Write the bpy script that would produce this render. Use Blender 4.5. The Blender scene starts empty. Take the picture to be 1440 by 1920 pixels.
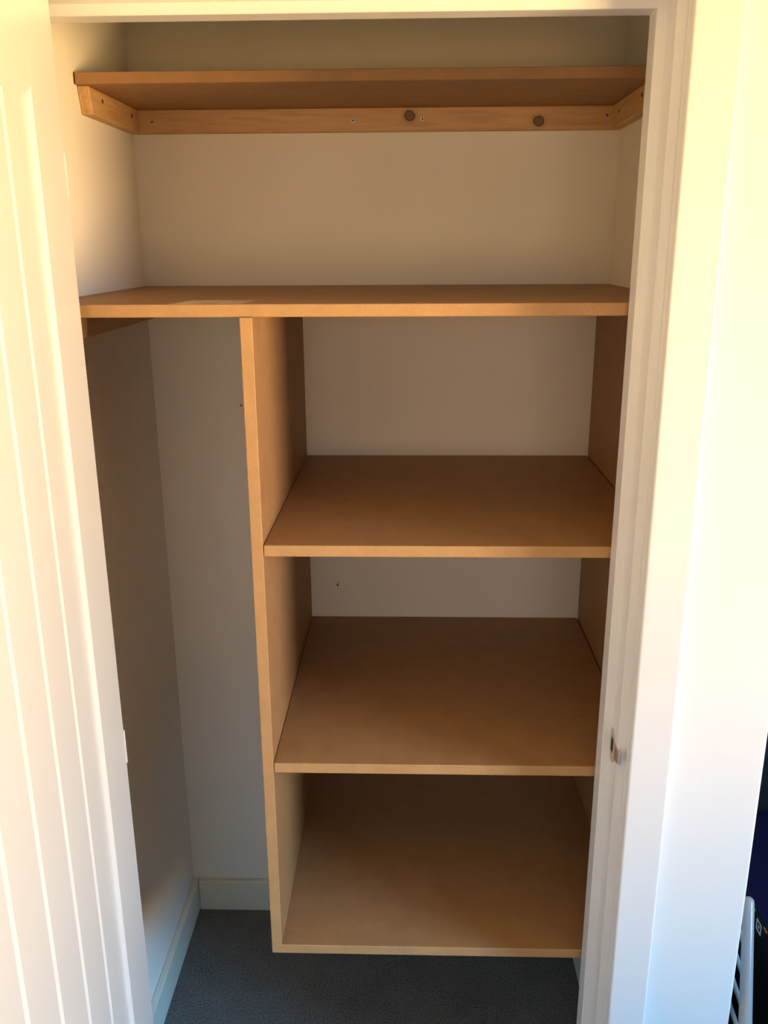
import bpy, bmesh, math, random
from mathutils import Vector, Matrix

scene = bpy.context.scene
COL = scene.collection
random.seed(4)

# ------------------------------------------------------------------ camera
F_PX = 1657.18                      # focal length in pixels of the 1440 x 1920 frame
CAM = Vector((0.55106, -1.88126, 1.63841))
YAW, PITCH, ROLL = -0.030302, 0.294551, -0.005944
r = Vector((math.cos(YAW), -math.sin(YAW), 0)); fw = Vector((math.sin(YAW), math.cos(YAW), 0)); up = Vector((0, 0, 1))
f2 = fw * math.cos(PITCH) - up * math.sin(PITCH); u2 = up * math.cos(PITCH) + fw * math.sin(PITCH)
r3 = r * math.cos(ROLL) + u2 * math.sin(ROLL); u3 = u2 * math.cos(ROLL) - r * math.sin(ROLL)
cd = bpy.data.cameras.new('camera'); cam = bpy.data.objects.new('camera', cd); COL.objects.link(cam)
cd.sensor_fit = 'VERTICAL'; cd.sensor_height = 36.0; cd.lens = F_PX / 1920 * 36.0; cd.clip_start = 0.02
M = Matrix((r3, u3, -f2)).transposed().to_4x4(); M.translation = CAM
cam.matrix_world = M
scene.camera = cam

# ------------------------------------------------------------------ view, world, daylight
vs = scene.view_settings
vs.view_transform = 'Standard'; vs.look = 'None'; vs.gamma = 1.0; vs.use_curve_mapping = False
vs.exposure = -0.75
world = bpy.data.worlds.new('world'); scene.world = world; world.use_nodes = True
world.node_tree.nodes['Background'].inputs[0].default_value = (0.55, 0.72, 1.0, 1)
world.node_tree.nodes['Background'].inputs[1].default_value = 0.25

def area(name, loc, target, sx, sy, energy, col):
    d = bpy.data.lights.new(name, 'AREA'); d.shape = 'RECTANGLE'; d.size = sx; d.size_y = sy
    d.energy = energy; d.color = col
    o = bpy.data.objects.new(name, d); COL.objects.link(o); o.location = loc
    o.rotation_euler = (Vector(target) - Vector(loc)).to_track_quat('-Z', 'Y').to_euler()
    return o
# daylight outside the window in the right-hand wall of the room: the sky above, sunlit ground and houses below
area('sky_outside_window', (4.6, -3.0, 3.10), (0, -3.0, 3.10), 3.4, 2.8, 2900, (0.20, 0.57, 1.0))
area('sunlit_ground_outside_window', (4.6, -3.0, 0.80), (0, -3.0, 0.80), 3.4, 1.8, 2600, (1.0, 0.64, 0.25))
# frontal fill lamps added behind an invented second window, opposite the closet
area('cool_fill_rear', (0.6, -6.0, 2.75), (0.6, 0, 2.75), 3.4, 2.5, 160, (0.36, 0.68, 1.0))
area('warm_fill_rear', (0.6, -6.0, 0.75), (0.6, 0, 0.75), 3.4, 1.5, 345, (1.0, 0.62, 0.24))

# ------------------------------------------------------------------ measured sizes (metres)
T = 0.018
W = 0.9585                       # closet width; left wall x=0, back wall y=0, room towards -y
XP, XR, YU = 0.3084, 0.9367, -0.6068
ZB, ZC, ZD, ZE = 1.5573, 1.1971, 0.8156, 0.4468
YB, YA, ZA = -0.5989, -0.3120, 1.8910
HB, TB = 0.0427, 0.0192
YF = -0.694                      # room side of the closet front wall
YI = -0.610                      # closet side of it
CEIL = 2.35
XO = 1.090                       # outer corner of the closet box

# ------------------------------------------------------------------ materials
def nt(name):
    m = bpy.data.materials.new(name); m.use_nodes = True
    t = m.node_tree; return m, t, t.nodes['Principled BSDF']
def node(t, typ, **kw):
    n = t.nodes.new(typ)
    for k, v in kw.items(): setattr(n, k, v)
    return n
def link(t, a, b): t.links.new(a, b)
def mapped(t, scale):
    g = node(t, 'ShaderNodeNewGeometry'); mp = node(t, 'ShaderNodeMapping')
    mp.inputs['Scale'].default_value = scale; link(t, g.outputs['Position'], mp.inputs['Vector']); return mp.outputs['Vector'], g
def noise(t, vec, scale, detail=3, rough=0.55):
    n = node(t, 'ShaderNodeTexNoise'); n.inputs['Scale'].default_value = scale; n.inputs['Detail'].default_value = detail
    n.inputs['Roughness'].default_value = rough; link(t, vec, n.inputs['Vector']); return n.outputs['Fac']
def ramp(t, fac, stops):
    rp = node(t, 'ShaderNodeValToRGB'); e = rp.color_ramp.elements
    while len(e) < len(stops): e.new(0.5)
    for el, (p, c) in zip(e, stops): el.position = p; el.color = (*c, 1)
    link(t, fac, rp.inputs['Fac']); return rp.outputs['Color']
def mixc(t, fac, a, b, blend='MIX'):
    m = node(t, 'ShaderNodeMix', data_type='RGBA', blend_type=blend)
    if isinstance(fac, (int, float)): m.inputs[0].default_value = fac
    else: link(t, fac, m.inputs[0])
    for s, v in ((m.inputs[6], a), (m.inputs[7], b)):
        if isinstance(v, tuple): s.default_value = (*v, 1)
        else: link(t, v, s)
    return m.outputs[2]
def bump(t, bs, h, strength, dist=0.001):
    b = node(t, 'ShaderNodeBump'); b.inputs['Strength'].default_value = strength; b.inputs['Distance'].default_value = dist
    link(t, h, b.inputs['Height']); link(t, b.outputs['Normal'], bs.inputs['Normal'])
def math_(t, op, a, b=0.0, c=None):
    m = node(t, 'ShaderNodeMath', operation=op)
    for s, v in zip(m.inputs, (a, b) if c is None else (a, b, c)):
        if isinstance(v, (int, float)): s.default_value = v
        else: link(t, v, s)
    return m.outputs[0]

def paint(name, col, rough, var=0.03, bscale=160, bstr=0.12):
    m, t, b = nt(name); v, g = mapped(t, (1, 1, 1))
    n = noise(t, v, 2.2, 3)
    link(t, ramp(t, n, [(0.3, tuple(c * (1 - var) for c in col)), (0.7, tuple(min(1, c * (1 + var)) for c in col))]), b.inputs['Base Color'])
    b.inputs['Roughness'].default_value = rough
    bump(t, b, noise(t, v, bscale, 2), bstr, 0.0006); return m
M_WALL = paint('wall_emulsion', (0.88, 0.84, 0.775), 0.85)
M_ROOM = paint('room_emulsion', (0.82, 0.81, 0.79), 0.85)
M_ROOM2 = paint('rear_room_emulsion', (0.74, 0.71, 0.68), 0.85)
M_CEIL = paint('ceiling_emulsion', (0.82, 0.81, 0.79), 0.9)
M_GLOSS = paint('white_satin_paint', (0.82, 0.82, 0.815), 0.27, 0.015, 60, 0.06)
M_GLOSS.node_tree.nodes['Principled BSDF'].inputs['Specular IOR Level'].default_value = 0.75
M_SKIRT = paint('cream_skirting_paint', (0.78, 0.75, 0.64), 0.4, 0.02, 60, 0.06)

def make_mdf(name, stain=None, col=(0.37, 0.202, 0.091)):
    m, t, b = nt(name); v, g = mapped(t, (1, 1, 1))
    fine = noise(t, v, 420, 2); mid = noise(t, v, 28, 4, 0.6); big = noise(t, v, 5, 2)
    c = ramp(t, mid, [(0.3, tuple(k * 0.90 for k in col)), (0.7, tuple(k * 1.08 for k in col))])
    c = mixc(t, 0.22, c, ramp(t, fine, [(0.35, tuple(k * 0.75 for k in col)), (0.65, tuple(k * 1.2 for k in col))]))
    scuff = ramp(t, noise(t, v, 3.1, 5, 0.65), [(0.60, (0, 0, 0)), (0.78, (0.16, 0.16, 0.16))])
    c = mixc(t, scuff, c, (0.62, 0.50, 0.36))
    if stain:
        (x0, x1, y0, y1) = stain
        s = node(t, 'ShaderNodeSeparateXYZ'); link(t, g.outputs['Position'], s.inputs[0])
        skew = math_(t, 'ADD', s.outputs['X'], math_(t, 'MULTIPLY', math_(t, 'SUBTRACT', s.outputs['Y'], y0), -0.12))
        jit = math_(t, 'MULTIPLY', math_(t, 'SUBTRACT', noise(t, v, 60, 3), 0.5), 0.02)
        xx = math_(t, 'ADD', skew, jit)
        inx = math_(t, 'MULTIPLY', math_(t, 'GREATER_THAN', xx, x0), math_(t, 'LESS_THAN', xx, x1))
        iny = math_(t, 'MULTIPLY', math_(t, 'GREATER_THAN', s.outputs['Y'], y0), math_(t, 'LESS_THAN', s.outputs['Y'], y1))
        msk = math_(t, 'MULTIPLY', math_(t, 'MULTIPLY', inx, iny), math_(t, 'MULTIPLY', noise(t, v, 35, 3), 1.2))
        c = mixc(t, msk, c, (0.78, 0.70, 0.60))
    link(t, c, b.inputs['Base Color']); b.inputs['Roughness'].default_value = 0.55
    b.inputs['Specular IOR Level'].default_value = 0.35
    bump(t, b, fine, 0.15, 0.0004); return m
M_MDF = make_mdf('mdf_board')
M_MDF_STAIN = make_mdf('mdf_board_with_glue_smear', (0.205, 0.305, -0.590, -0.50))

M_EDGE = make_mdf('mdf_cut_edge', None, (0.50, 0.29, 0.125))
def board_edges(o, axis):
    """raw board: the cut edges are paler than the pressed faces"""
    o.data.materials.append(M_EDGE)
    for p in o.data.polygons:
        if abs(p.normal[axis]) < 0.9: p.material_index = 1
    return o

def make_pine(name, axis, knots=()):
    m, t, b = nt(name)
    sc = {'x': (3, 40, 40), 'y': (40, 3, 40)}[axis]
    v, g = mapped(t, sc); n = noise(t, v, 3.0, 4, 0.6)
    c = ramp(t, n, [(0.30, (0.50, 0.285, 0.120)), (0.5, (0.60, 0.365, 0.165)), (0.72, (0.66, 0.42, 0.205))])
    for k in knots:
        d = node(t, 'ShaderNodeVectorMath', operation='DISTANCE'); mp = node(t, 'ShaderNodeMapping')
        mp.inputs['Scale'].default_value = (0.92, 0.0, 1.0); link(t, g.outputs['Position'], mp.inputs['Vector'])
        link(t, mp.outputs['Vector'], d.inputs[0]); d.inputs[1].default_value = (k[0] * 0.92, 0, k[2])
        jit = math_(t, 'MULTIPLY', math_(t, 'SUBTRACT', noise(t, g.outputs['Position'], 180, 2), 0.5), 0.004)
        dd = math_(t, 'ADD', d.outputs['Value'], jit)
        f = ramp(t, math_(t, 'MULTIPLY', dd, 50), [(0.0, (0.86, 0.86, 0.86)), (0.30, (0.80, 0.80, 0.80)), (0.40, (1, 1, 1)), (0.47, (0.9, 0.9, 0.9)), (0.53, (0.25, 0.25, 0.25)), (0.95, (0, 0, 0))])
        c = mixc(t, f, c, (0.07, 0.022, 0.006))
    link(t, c, b.inputs['Base Color']); b.inputs['Roughness'].default_value = 0.5
    bump(t, b, n, 0.12, 0.0006); return m
M_PINE_X = make_pine('pine_batten_along_back', 'x', [(0.5488, 0, 1.8757), (0.7982, 0, 1.8638)])
M_PINE_Y = make_pine('pine_batten_along_side', 'y')

def make_carpet():
    m, t, b = nt('charcoal_carpet'); v, g = mapped(t, (1, 1, 1))
    a = noise(t, v, 240, 3, 0.8); bg = noise(t, v, 9, 4, 0.6)
    c = ramp(t, a, [(0.3, (0.030, 0.029, 0.028)), (0.68, (0.36, 0.35, 0.335))])
    c = mixc(t, 0.35, c, ramp(t, bg, [(0.3, (0.075, 0.073, 0.071)), (0.7, (0.19, 0.186, 0.18))]))
    link(t, c, b.inputs['Base Color']); b.inputs['Roughness'].default_value = 1.0
    b.inputs['Specular IOR Level'].default_value = 0.1
    bump(t, b, a, 0.9, 0.004); return m
M_CARPET = make_carpet()

def simple(name, col, rough, metal=0.0, spec=0.5, var=0.04, vscale=30):
    m, t, b = nt(name); v, g = mapped(t, (1, 1, 1)); n = noise(t, v, vscale, 3)
    link(t, ramp(t, n, [(0.3, tuple(c * (1 - var) for c in col)), (0.7, tuple(min(1, c * (1 + var)) for c in col))]), b.inputs['Base Color'])
    b.inputs['Roughness'].default_value = rough; b.inputs['Metallic'].default_value = metal
    b.inputs['Specular IOR Level'].default_value = spec; return m
M_ZINC = simple('zinc_screw', (0.62, 0.60, 0.56), 0.35, 0.9)
M_NICKEL = simple('nickel_plate', (0.74, 0.71, 0.66), 0.35, 0.95)
M_DARK = simple('recess_shade', (0.012, 0.011, 0.010), 0.9)  # near-black colour stands in for shade inside the latch hole and screw slots
M_SPECK = simple('wall_speck', (0.10, 0.08, 0.06), 0.9)
M_PLASTIC = simple('shaded_white_plastic', (0.30, 0.305, 0.315), 0.28)  # white plastic darkened to grey, the recess shade put into its colour
M_BLACK = simple('black_card', (0.008, 0.008, 0.010), 0.55, 0, 0.2)
M_BLACK2 = simple('black_laminate', (0.010, 0.011, 0.013), 0.6, 0, 0.2)
M_NAVY = simple('navy_card', (0.003, 0.004, 0.030), 0.5, 0, 0.25)
M_GOLD = simple('gold_print', (0.45, 0.25, 0.05), 0.5, 0.2)
M_WPRINT = simple('white_print', (0.75, 0.75, 0.75), 0.6)
M_ALU = simple('white_window_frame', (0.82, 0.82, 0.80), 0.35)
def make_pane():
    m, t, b = nt('window_glass'); out = t.nodes['Material Output']
    tr = node(t, 'ShaderNodeBsdfTransparent'); gl = node(t, 'ShaderNodeBsdfGlossy'); gl.inputs['Roughness'].default_value = 0.02
    mx = node(t, 'ShaderNodeMixShader'); mx.inputs[0].default_value = 0.05
    link(t, tr.outputs[0], mx.inputs[1]); link(t, gl.outputs[0], mx.inputs[2]); link(t, mx.outputs[0], out.inputs[0]); return m
M_PANE = make_pane()

# ------------------------------------------------------------------ helpers
def tag(o, label=None, cat=None, kind=None, group=None):
    if label: o['label'] = label
    if cat: o['category'] = cat
    if kind: o['kind'] = kind
    if group: o['group'] = group
    return o
def empty(name, loc):
    o = bpy.data.objects.new(name, None); COL.objects.link(o); o.location = loc; o.empty_display_size = 0.05; return o
WORLD = {}
def obj(name, bm, mat, parent=None, origin=(0, 0, 0), smooth=False):
    """Link a bmesh (world coordinates) as ONE mesh object whose origin is the given point."""
    bmesh.ops.recalc_face_normals(bm, faces=bm.faces)
    o0 = Vector(origin)
    for v in bm.verts: v.co -= o0
    me = bpy.data.meshes.new(name); bm.to_mesh(me); bm.free()
    if smooth:
        for p in me.polygons: p.use_smooth = True
    me.materials.append(mat)
    o = bpy.data.objects.new(name, me); COL.objects.link(o)
    if parent:
        o.parent = parent; o.location = o0 - WORLD.get(parent.name, parent.location)
    else: o.location = o0
    WORLD[o.name] = o0
    return o
def add_box(bm, a, b, bev=0.0, seg=1):
    g = bmesh.ops.create_cube(bm, size=1.0); vs_ = g['verts']
    for v in vs_:
        v.co = Vector(((a[i] + b[i]) / 2 + v.co[i] * (b[i] - a[i]) for i in range(3)))
    if bev:
        es = {e for v in vs_ for e in v.link_edges}
        bmesh.ops.bevel(bm, geom=list(es), offset=bev, segments=seg, affect='EDGES', profile=0.5)
    return bm
def box(a, b, bev=0.0, seg=1): return add_box(bmesh.new(), a, b, bev, seg)
def add_loft(bm, rings, caps=True):
    """rings: lists of points, all the same length, closed cross-sections."""
    R = [[bm.verts.new(p) for p in ring] for ring in rings]; n = len(R[0])
    for A, B in zip(R, R[1:]):
        for i in range(n): bm.faces.new((A[i], A[(i + 1) % n], B[(i + 1) % n], B[i]))
    if caps: bm.faces.new(R[0][::-1]); bm.faces.new(R[-1])
    return bm
def add_tube(bm, pts, rad, n=14, dome=False):
    pts = [Vector(p) for p in pts]; rads = rad if isinstance(rad, (list, tuple)) else [rad] * len(pts)
    rings = []
    for i, p in enumerate(pts):
        d = (pts[min(i + 1, len(pts) - 1)] - pts[max(i - 1, 0)]).normalized()
        a = d.cross(Vector((0, 0, 1)) if abs(d.z) < 0.9 else Vector((1, 0, 0))).normalized(); b = d.cross(a)
        rings.append([p + (a * math.cos(k * 2 * math.pi / n) + b * math.sin(k * 2 * math.pi / n)) * rads[i] for k in range(n)])
    return add_loft(bm, rings)
def add_disc(bm, c, nrm, rad, h, n=14, inner=None):
    nrm = Vector(nrm).normalized(); return add_tube(bm, [Vector(c), Vector(c) + nrm * h], rad, n)

# ------------------------------------------------------------------ the setting
def struct(name, bm, mat, label, cat, parent=None):
    o = obj(name, bm, mat, parent); return tag(o, label, cat, 'structure')

XL, XE, YR, YAL = -1.35, 2.60, -4.0, 0.12          # room extents
struct('floor', box((XL - .1, YR - .1, -0.10), (XE + .1, YAL + .1, 0.0)), M_CARPET, 'charcoal grey carpet under the shelves and through the room', 'carpet floor')
struct('ceiling', box((XL - .1, YR - .1, CEIL), (XE + .1, YAL + .1, CEIL + .1)), M_CEIL, 'white ceiling above the closet and room', 'ceiling')
wb = struct('wall_back', box((-0.10, 0.0, 0.0), (XO, 0.12, CEIL)), M_WALL, 'plain painted back wall of the closet behind the shelves', 'wall')
struct('wall_left', box((-0.10, YI, 0.0), (0.0, 0.0, CEIL)), M_WALL, 'painted left side wall inside the closet', 'wall')
struct('wall_right', box((W, YI, 0.0), (XO, 0.0, CEIL)), M_WALL, 'painted right side wall inside the closet', 'wall')
LIN = 0.028
XJL, XJR, ZH = 0.0855, 0.8535, 1.9135                # innermost faces of the door lining
STEP = 0.0135
bm = box((XL, YF, 0), (XJL - STEP - LIN, YI, CEIL))
add_box(bm, (XJR + STEP + LIN, YF, 0), (XO, YI, CEIL), 0.004, 2)
add_box(bm, (XJL - STEP - LIN, YF, ZH + STEP + LIN), (XJR + STEP + LIN, YI, CEIL))
struct('wall_front', bm, M_ROOM, 'white wall around the closet opening, ending in a corner at the right', 'wall')
struct('wall_far_left', box((XL - .1, YR, 0), (XL, YF, CEIL)), M_ROOM2, 'left wall of the room outside the closet', 'wall')
VX0, VX1, VZ0, VZ1 = 0.0, 1.2, 0.95, 2.08         # opening in the rear wall for the added fill window
bm = box((XL - .1, YR - .1, 0), (VX0, YR, CEIL)); add_box(bm, (VX1, YR - .1, 0), (XE + .1, YR, CEIL))
add_box(bm, (VX0, YR - .1, 0), (VX1, YR, VZ0)); add_box(bm, (VX0, YR - .1, VZ1), (VX1, YR, CEIL))
struct('wall_rear', bm, M_ROOM2, 'rear wall of the room opposite the closet', 'wall')
struct('wall_recess', box((XO, YAL, 0), (XE + .1, YAL + .1, CEIL)), M_ROOM, 'back wall of the dark recess right of the closet', 'wall')
WY0, WY1, WZ0, WZ1 = -2.27, -1.42, 0.95, 1.85      # window opening in the right wall
bm = box((XE, YR, 0), (XE + .1, WY0, CEIL)); add_box(bm, (XE, WY1, 0), (XE + .1, YAL, CEIL))
add_box(bm, (XE, WY0, 0), (XE + .1, WY1, WZ0)); add_box(bm, (XE, WY0, WZ1), (XE + .1, WY1, CEIL))
struct('wall_window', bm, M_ROOM, 'right wall of the room with the window', 'wall')
win = empty('window_1', (XE + .05, (WY0 + WY1) / 2, WZ0)); WORLD[win.name] = Vector(win.location)
tag(win, 'white framed window in the right wall of the room', 'window', 'structure')
fr = 0.035
bm = box((XE + .03, WY0, WZ0), (XE + .07, WY0 + fr, WZ1)); add_box(bm, (XE + .03, WY1 - fr, WZ0), (XE + .07, WY1, WZ1))
add_box(bm, (XE + .03, WY0 + fr, WZ0), (XE + .07, WY1 - fr, WZ0 + fr)); add_box(bm, (XE + .03, WY0 + fr, WZ1 - fr), (XE + .07, WY1 - fr, WZ1))
obj('window_frame', bm, M_ALU, win)
obj('pane', box((XE + .048, WY0 + fr, WZ0 + fr), (XE + .052, WY1 - fr, WZ1 - fr)), M_PANE, win)
obj('window_sill', box((XE - .06, WY0 - .03, WZ0 - .025), (XE + .03, WY1 + .03, WZ0)), M_GLOSS, win)

win = empty('fill_window', ((VX0 + VX1) / 2, YR - .05, VZ0)); WORLD[win.name] = Vector(win.location)  # unseen window, added only to let frontal fill light in
tag(win, 'white framed window added in the unseen rear wall to let in fill light', 'window', 'structure')
bm = box((VX0, YR - .07, VZ0), (VX0 + fr, YR - .03, VZ1)); add_box(bm, (VX1 - fr, YR - .07, VZ0), (VX1, YR - .03, VZ1))
add_box(bm, (VX0 + fr, YR - .07, VZ0), (VX1 - fr, YR - .03, VZ0 + fr)); add_box(bm, (VX0 + fr, YR - .07, VZ1 - fr), (VX1 - fr, YR - .03, VZ1))
obj('window_frame', bm, M_ALU, win)
obj('pane', box((VX0 + fr, YR - .052, VZ0 + fr), (VX1 - fr, YR - .048, VZ1 - fr)), M_PANE, win)
obj('window_sill', box((VX0 - .03, YR - .03, VZ0 - .025), (VX1 + .03, YR + .06, VZ0)), M_GLOSS, win)

# small marks in the back wall
for c, rr in (((0.187, 0, 1.3069), 0.0022), ((0.3869, 0, 0.8925), 0.0026), ((0.3890, 0, 0.8985), 0.0016)):
    bm = bmesh.new(); add_disc(bm, (c[0], 0.002, c[2]), (0, -1, 0), rr, 0.0024, 8); obj('nail_hole', bm, M_SPECK, wb)

# skirting boards: square board with a small rounded upper edge
def skirting(name, a, b, label):
    o = struct(name, box(a, b, 0.003, 2), M_SKIRT, label, 'skirting')
SH = 0.088
skirting('baseboard_left', (0.0, YI, 0), (0.015, -0.0005, SH), 'cream skirting board along the left closet wall')
skirting('baseboard_back', (0.0155, -0.015, 0), (W - 0.0155, 0.0, SH), 'cream skirting board along the back closet wall')
skirting('baseboard_right', (W - 0.015, YI, 0), (W, -0.0005, SH), 'cream skirting board along the right closet wall under the unit')

# door lining: stepped section (offset out of the opening, depth), swept up the jambs and across the head
PROF = [(STEP, YI), (STEP, -0.6185), (0.0, -0.6185), (0.0, -0.6515), (0.0004, -0.6525), (0.0014, -0.653), (STEP, -0.653), (STEP, -0.6925), (STEP + .0004, -0.6936),
        (STEP + .0015, -0.694), (STEP + LIN, -0.694), (STEP + LIN, YI)]
def lining(name, mapper, label):
    bm = bmesh.new(); add_loft(bm, [[mapper(o, y, 0) for o, y in PROF], [mapper(o, y, 1) for o, y in PROF]])
    return struct(name, bm, M_GLOSS, label, 'door frame')
jr = lining('trim_1', lambda o, y, k: (XJR + o, y, (ZH + o) * k), 'white stepped door jamb with metal strike plate right of the shelves')
lining('trim_2', lambda o, y, k: ((XJR + o) if k else (XJL - o), y, ZH + o), 'white stepped door head above the top shelf')
lining('trim_3', lambda o, y, k: (XJL - o, y, (ZH + o) * k), 'white door jamb behind the hinge edge of the open door')
# architraves
AW, AT, QK = 0.0605, 0.028, 0.0125        # width, thickness, set back from the lining's edge
def arch(name, a, b, label): struct(name, box(a, b, 0.0035, 3), M_GLOSS, label, 'architrave')
XA0, XA1, ZA0 = XJL - STEP - QK, XJR + STEP + QK, ZH + STEP + QK
arch('trim_4', (XA1, YF - AT, 0), (XA1 + AW, YF, ZA0 + AW), 'flat white architrave between the right jamb and wall')
arch('trim_5', (XA0 + .0002, YF - AT, ZA0), (XA1 - .0002, YF, ZA0 + AW), 'flat white architrave above the closet opening')
arch('trim_6', (XA0 - AW, YF - AT, 0), (XA0, YF, ZA0 + AW), 'flat white architrave behind the open door')

# strike plate in the right jamb
def stadium(cx, cy, hw, hh, n=10):
    pts = []
    for k in range(n + 1): a = math.pi * k / n; pts.append((cx + hw * math.cos(a), cy + (hh - hw) + hw * math.sin(a)))
    for k in range(n + 1): a = math.pi + math.pi * k / n; pts.append((cx + hw * math.cos(a), cy - (hh - hw) + hw * math.sin(a)))
    return pts
SX, SY, SZ = XJR + STEP, -0.6655, 0.8935
bm = bmesh.new()
outer = stadium(SY, SZ, 0.0115, 0.029)
def sq(y, z, hw, hh):                                     # project the ring direction on the square hole
    d = Vector((y - SY, z - SZ)); s = max(abs(d.x) / hw, abs(d.y) / hh); return (SY + d.x / s, SZ + d.y / s)
inner = [sq(y, z, 0.0074, 0.0125) for y, z in outer]
add_loft(bm, [[(SX, y, z) for y, z in outer], [(SX - .0016, y, z) for y, z in outer], [(SX - .0016, y, z) for y, z in inner], [(SX, y, z) for y, z in inner]], caps=False)
plate = obj('strike_plate', bm, M_NICKEL, jr); tag(plate, 'small nickel strike plate with a bent lip on the jamb')
obj('latch_hole_shade', box((SX - .0004, SY - .0074, SZ - .0125), (SX + .002, SY + .0074, SZ + .0125)), M_DARK, plate)  # dark block painted as the hole's shade, the lining is not cut
rings = []
for k in range(11):                                       # lip: runs forward off the plate and curls round the lining's front edge
    a = k / 10; y = SY - 0.0090 - 0.0280 * a; x = SX - .0016 - 0.0012 * math.sin(a * math.pi) + 0.0045 * a ** 4
    rings.append([(x, y, SZ - .0125), (x + .0014, y, SZ - .0125), (x + .0014, y, SZ + .0100), (x, y, SZ + .0100)])
bm = bmesh.new(); add_loft(bm, rings); obj('strike_lip', bm, M_NICKEL, plate)
for dz in (0.0205, -0.0205):
    bm = bmesh.new(); add_disc(bm, (SX - .0012, SY, SZ + dz), (-1, 0, 0), 0.0042, 0.0012, 12); obj('screw', bm, M_ZINC, plate)

# ------------------------------------------------------------------ the open door
PHI = 1.44105; CO = Vector((0.1140, -0.695, 0)); DU = Vector((math.cos(PHI), -math.sin(PHI), 0)); DN = Vector((math.sin(PHI), math.cos(PHI), 0))
def dp(u, n, z): return CO + DU * u + DN * n + Vector((0, 0, z))
DW, DZ0, DZ1, DT, REC = 0.788, 0.012, 1.924, 0.035, 0.0055
A0, SP, BV = 0.1257, 0.0958, 0.0055
ZR1, ZR0 = 1.8064, 0.20
door = empty('door_1', dp(0, -DT, 0)); WORLD[door.name] = Vector(door.location)
tag(door, 'white grooved closet door standing open on the left', 'door', 'structure')
def dprism(sec, z0, z1): bm = bmesh.new(); return add_loft(bm, [[dp(u, n, z0) for u, n in sec], [dp(u, n, z1) for u, n in sec]])
obj('door_core', dprism([(0.0, -DT), (DW, -DT), (DW, -0.0105), (0.0, -0.0105)], DZ0, DZ1), M_GLOSS, door)
e = 0.0012
obj('stile', dprism([(0, -0.0105), (0, -e), (e, 0), (A0 - .002, 0), (A0, -.0004), (A0 + BV, -REC), (A0 + BV, -0.0105)], DZ0, DZ1), M_GLOSS, door)
AE = A0 + 6 * SP
obj('stile', dprism([(DW, -0.0105), (DW, -e), (DW - e, 0), (AE + .002, 0), (AE, -.0004), (AE - BV, -REC), (AE - BV, -0.0105)], DZ0, DZ1), M_GLOSS, door)
def drail(z_in, z_out, s, BV=0.012):
    sec = [(-0.0105, z_out), (0.0, z_out), (0.0, z_in + s * .002), (-.0004, z_in), (-REC, z_in - s * BV), (-0.0105, z_in - s * BV)]
    bm = bmesh.new(); add_loft(bm, [[dp(A0 - .001, n, z) for n, z in sec], [dp(AE + .001, n, z) for n, z in sec]]); return bm
obj('rail', drail(ZR1, DZ1, 1), M_GLOSS, door); obj('rail', drail(ZR0, DZ0, -1), M_GLOSS, door)
for i in range(6):
    u0 = A0 + SP * i + (0.0050 if i == 0 else 0); u1 = A0 + SP * (i + 1) - (0.0050 if i == 5 else 0); c = 0.0060
    obj('board', dprism([(u0, -0.0112), (u0, -0.0107), (u0 + (c if i else .001), -REC), (u1 - c, -REC), (u1, -0.0107), (u1, -0.0112)], ZR0 - .008, ZR1 + .008), M_GLOSS, door)
for zc, hh in ((1.7246, 0.027), (0.899, 0.028), (0.17, 0.028)):
    bm = bmesh.new(); add_loft(bm, [[dp(u, n, z) for u, n in ((0, -DT), (0, .0012), (-.002, .0012), (-.002, -DT))] for z in (zc - hh, zc + hh)])
    h = obj('hinge', bm, M_GLOSS, door)
    bm = bmesh.new(); add_tube(bm, [dp(-.004, -DT - .005, zc - hh), dp(-.004, -DT - .005, zc + hh)], 0.005, 12); obj('knuckle', bm, M_GLOSS, h, smooth=False)

# ------------------------------------------------------------------ closet shelving
BEV = 0.0009
def panel(x0, x1, y0, y1, z0, z1, ch=0.010):
    """upright board, its top rear corner eased"""
    sec = [(y0, z0), (y1, z0), (y1, z1 - ch), (y1 - ch * .3, z1 - ch * .3), (y1 - ch, z1), (y0, z1)]
    bm = bmesh.new(); add_loft(bm, [[(x0, y, z) for y, z in sec], [(x1, y, z) for y, z in sec]])
    bmesh.ops.bevel(bm, geom=list(bm.edges), offset=BEV, segments=1, affect='EDGES'); return bm
unit = empty('shelf_unit', (XP, 0, ZE - T)); WORLD[unit.name] = Vector(unit.location)
tag(unit, 'brown board shelf unit with three open tiers raised above the carpet', 'shelf unit')
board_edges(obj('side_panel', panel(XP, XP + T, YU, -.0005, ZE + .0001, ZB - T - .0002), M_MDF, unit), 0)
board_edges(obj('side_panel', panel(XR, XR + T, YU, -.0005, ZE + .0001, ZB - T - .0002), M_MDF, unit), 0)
for z in (ZC, ZD):
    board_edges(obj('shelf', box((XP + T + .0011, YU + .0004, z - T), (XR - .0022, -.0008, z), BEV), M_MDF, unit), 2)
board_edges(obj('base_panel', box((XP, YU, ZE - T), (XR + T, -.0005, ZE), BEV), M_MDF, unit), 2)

o = obj('wardrobe_shelf', box((0.0012, YB, ZB - T), (W - .0012, -.0005, ZB), BEV), M_MDF_STAIN, origin=(0, 0, ZB - T))
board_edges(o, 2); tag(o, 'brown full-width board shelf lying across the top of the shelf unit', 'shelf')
o = obj('top_shelf', box((0.0030, YA, ZA), (W - .0015, -.0005, ZA + T), BEV), M_MDF, origin=(0, 0, ZA))
tag(o, 'shallow brown board shelf high under the door head, on pine battens', 'shelf')

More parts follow.
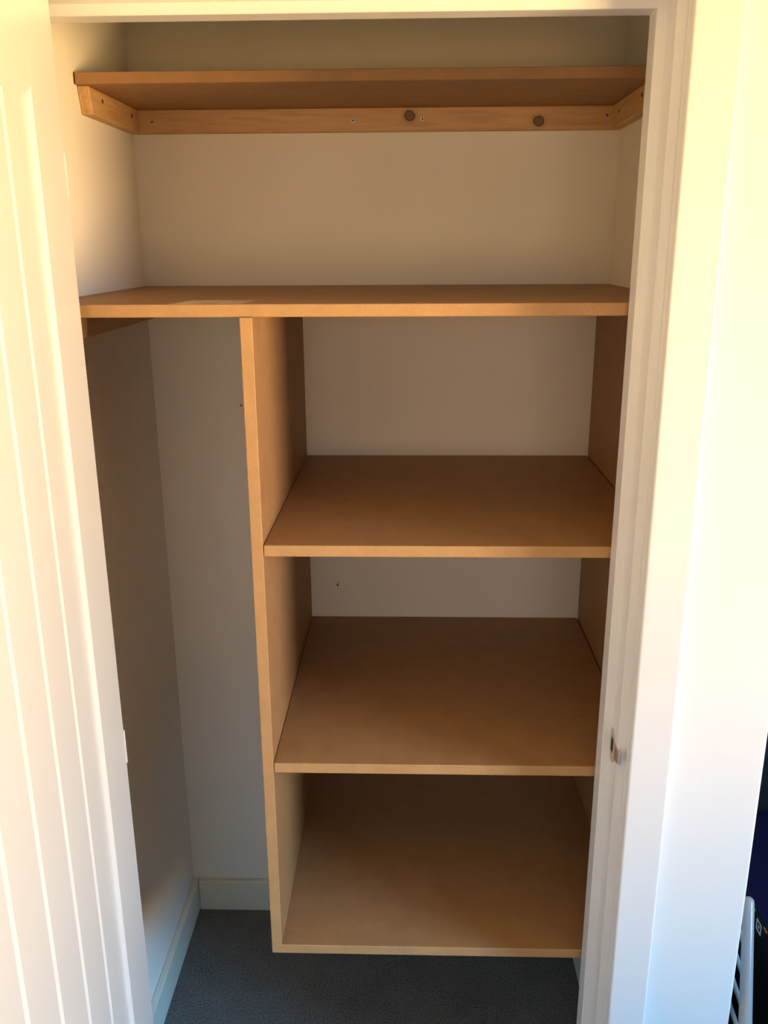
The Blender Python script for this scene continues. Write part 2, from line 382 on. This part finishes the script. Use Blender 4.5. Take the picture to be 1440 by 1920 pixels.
def screw(parent, c, nrm, rad=0.0042, mat=M_ZINC):
    nrm = Vector(nrm); c = Vector(c)
    bm = bmesh.new(); add_tube(bm, [c - nrm * .002, c + nrm * .0002, c + nrm * .0007], [rad, rad, rad * .8], 12)
    s = obj('screw', bm, mat, parent, origin=c)
    bm = bmesh.new(); q = c + nrm * .0006; side = nrm.cross(Vector((0, 0, 1)))
    for a, b in ((side, Vector((0, 0, 1))), (Vector((0, 0, 1)), side)):
        ln, wd = rad * .62, rad * .2
        pts = [q + a * ln + b * wd, q - a * ln + b * wd, q - a * ln - b * wd, q + a * ln - b * wd]
        add_loft(bm, [pts, [p + nrm * .0003 for p in pts]])
    obj('screw_slot_shade', bm, M_DARK, s, origin=c)  # dark raised cross painted as the shade in the slot
g = 0.0004
bb = obj('pine_batten', box((g, -TB, ZA - HB), (W - g, -g, ZA - .0003), 0.001), M_PINE_X, origin=(W / 2, 0, ZA - HB))
tag(bb, 'long knotty pine batten screwed to the back wall under the top shelf', 'batten', group='pine battens carrying the shelves')
for x, z in ((0.0452, 1.8688), (0.439, 1.8681), (0.5736, 1.8697), (0.9287, 1.8731)): screw(bb, (x, -TB, z), (0, -1, 0))
def side_batten(x0, x1, yf, ztop, slant, label, hb=HB):
    y1 = -TB - g
    sec = [(yf, ztop), (y1, ztop), (y1, ztop - hb), (yf + slant, ztop - hb)]
    bm = bmesh.new(); add_loft(bm, [[(x0, y, z) for y, z in sec], [(x1, y, z) for y, z in sec]])
    bmesh.ops.bevel(bm, geom=list(bm.edges), offset=0.001, segments=1, affect='EDGES')
    return tag(obj('pine_batten', bm, M_PINE_Y, origin=(x0, 0, ztop - hb)), label, 'batten', group='pine battens carrying the shelves')
bl = side_batten(g, TB, -0.298, ZA - .0003, 0.012, 'short pine batten on the left wall under the top shelf')
for y, z in ((-0.231, 1.8765), (-0.0636, 1.8749)): screw(bl, (TB, y, z), (1, 0, 0), 0.0040, M_SPECK)
br = side_batten(W - TB, W - g, -0.298, ZA - .0003, 0.012, 'short pine batten on the right wall under the top shelf')
for y, z in ((-0.0761, 1.873), (-0.2458, 1.8753)): screw(br, (W - TB, y, z), (-1, 0, 0), 0.0040, M_SPECK)
side_batten(g, TB, -0.56, ZB - T - .0003, 0.0, 'shadowed pine batten on the left wall under the full-width shelf', 0.046)

# ------------------------------------------------------------------ things in the recess right of the closet
# black carton with a navy lid
car = empty('black_carton', (1.45, -0.40, 0)); WORLD[car.name] = Vector(car.location)
tag(car, 'black carton with dark navy top and small white square mark, behind the white post', 'box')
CX, CZ = 1.20, 0.445
obj('carton_body', box((CX, -0.72, 0.001), (1.72, -0.20, CZ - .004), 0.002), M_BLACK, car)
lid = obj('carton_lid', box((CX + .003, -0.718, CZ - .0038), (1.717, -0.203, CZ), 0.0015), M_NAVY, car)
rnd = random.Random(3)
for k in range(9):
    y = -0.70 + k * 0.052 + rnd.uniform(-.008, .008); ln = rnd.uniform(.006, .016)
    obj('gold_edge_mark', box((CX - .0004, y, CZ - .008), (CX + .002, y + ln, CZ - .0045)), M_GOLD, car)
sy, sz, hw = -0.518, CZ - 0.022, 0.011
bm = bmesh.new(); xx = CX - .0004
def fr4(bm, hw0, hw1):
    A = [(xx, sy + a * hw0, sz + b * hw0) for a, b in ((-1, -1), (1, -1), (1, 1), (-1, 1))]; B = [(xx, sy + a * hw1, sz + b * hw1) for a, b in ((-1, -1), (1, -1), (1, 1), (-1, 1))]
    C = [(p[0] + .001, p[1], p[2]) for p in B]; D = [(p[0] + .001, p[1], p[2]) for p in A]
    add_loft(bm, [D, A, B, C], caps=False)
fr4(bm, hw, hw * .72)
obj('square_mark', bm, M_WPRINT, car)
bm = bmesh.new(); add_disc(bm, (CX + .0004, sy, sz), (-1, 0, 0), 0.0032, .0008, 12); obj('round_mark', bm, M_WPRINT, car)

# tall black cabinet in the recess
cab = empty('black_cabinet', (1.40, 0.0, 0)); WORLD[cab.name] = Vector(cab.location)
tag(cab, 'tall black cabinet standing in the dark recess beside the closet', 'cabinet')
obj('cabinet_body', box((1.105, -0.16, 0.001), (1.95, 0.11, 1.30), 0.003), M_BLACK2, cab)
for x0, x1 in ((1.108, 1.511), (1.514, 1.947)):
    d = obj('cabinet_door', box((x0, -0.178, 0.03), (x1, -0.1602, 1.295), 0.002), M_BLACK2, cab)
    hx = 1.495 if x0 < 1.2 else 1.53
    bm = bmesh.new(); add_tube(bm, [(hx, -0.178, .70), (hx, -.196, .70), (hx, -.196, .82), (hx, -.178, .82)], .005, 8); obj('handle', bm, M_BLACK, d)

# white folding airer leaning in the corner: two tapered side posts and ribs between them
air = empty('folding_airer', (1.12, -0.78, 0)); WORLD[air.name] = Vector(air.location)
tag(air, 'white plastic folding airer with round-topped post leaning behind the wall corner', 'airer')
def post(P0, P1, name):
    P0, P1 = Vector(P0), Vector(P1); d = (P1 - P0).normalized(); R = 0.0095
    pts = [P0 + (P1 - P0) * k / 5 for k in range(6)]; rads = [R * 1.70, R * 1.55, R * 1.40, R * 1.25, R * 1.10, R]
    for a in (25, 45, 62, 76, 86): pts.append(P1 + d * R * math.sin(math.radians(a))); rads.append(R * math.cos(math.radians(a)))
    bm = bmesh.new(); add_tube(bm, pts, rads, 18); return obj(name, bm, M_PLASTIC, air, origin=P0, smooth=True)
Q1, Q0 = Vector((1.1378, -0.600, 0.548)), Vector((1.1140, -0.700, 0.3877))
dq = (Q1 - Q0) / (Q1.z - Q0.z); base = Q0 - dq * (Q0.z - 0.010)
post(base, Q1, 'side_post')
off = Vector((0.016, 0.22, 0.0))
b2 = base + off; t2 = Q1 + off
post(b2, t2, 'side_post')
for k in range(11):
    z = 0.06 + k * 0.042; p = base + dq * (z - base.z)
    bm = bmesh.new(); add_tube(bm, [p + off * 0.02, p + off * .5 + Vector((0, 0, .004)), p + off * 0.98], 0.0042, 10); obj('rung', bm, M_PLASTIC, air, smooth=True)
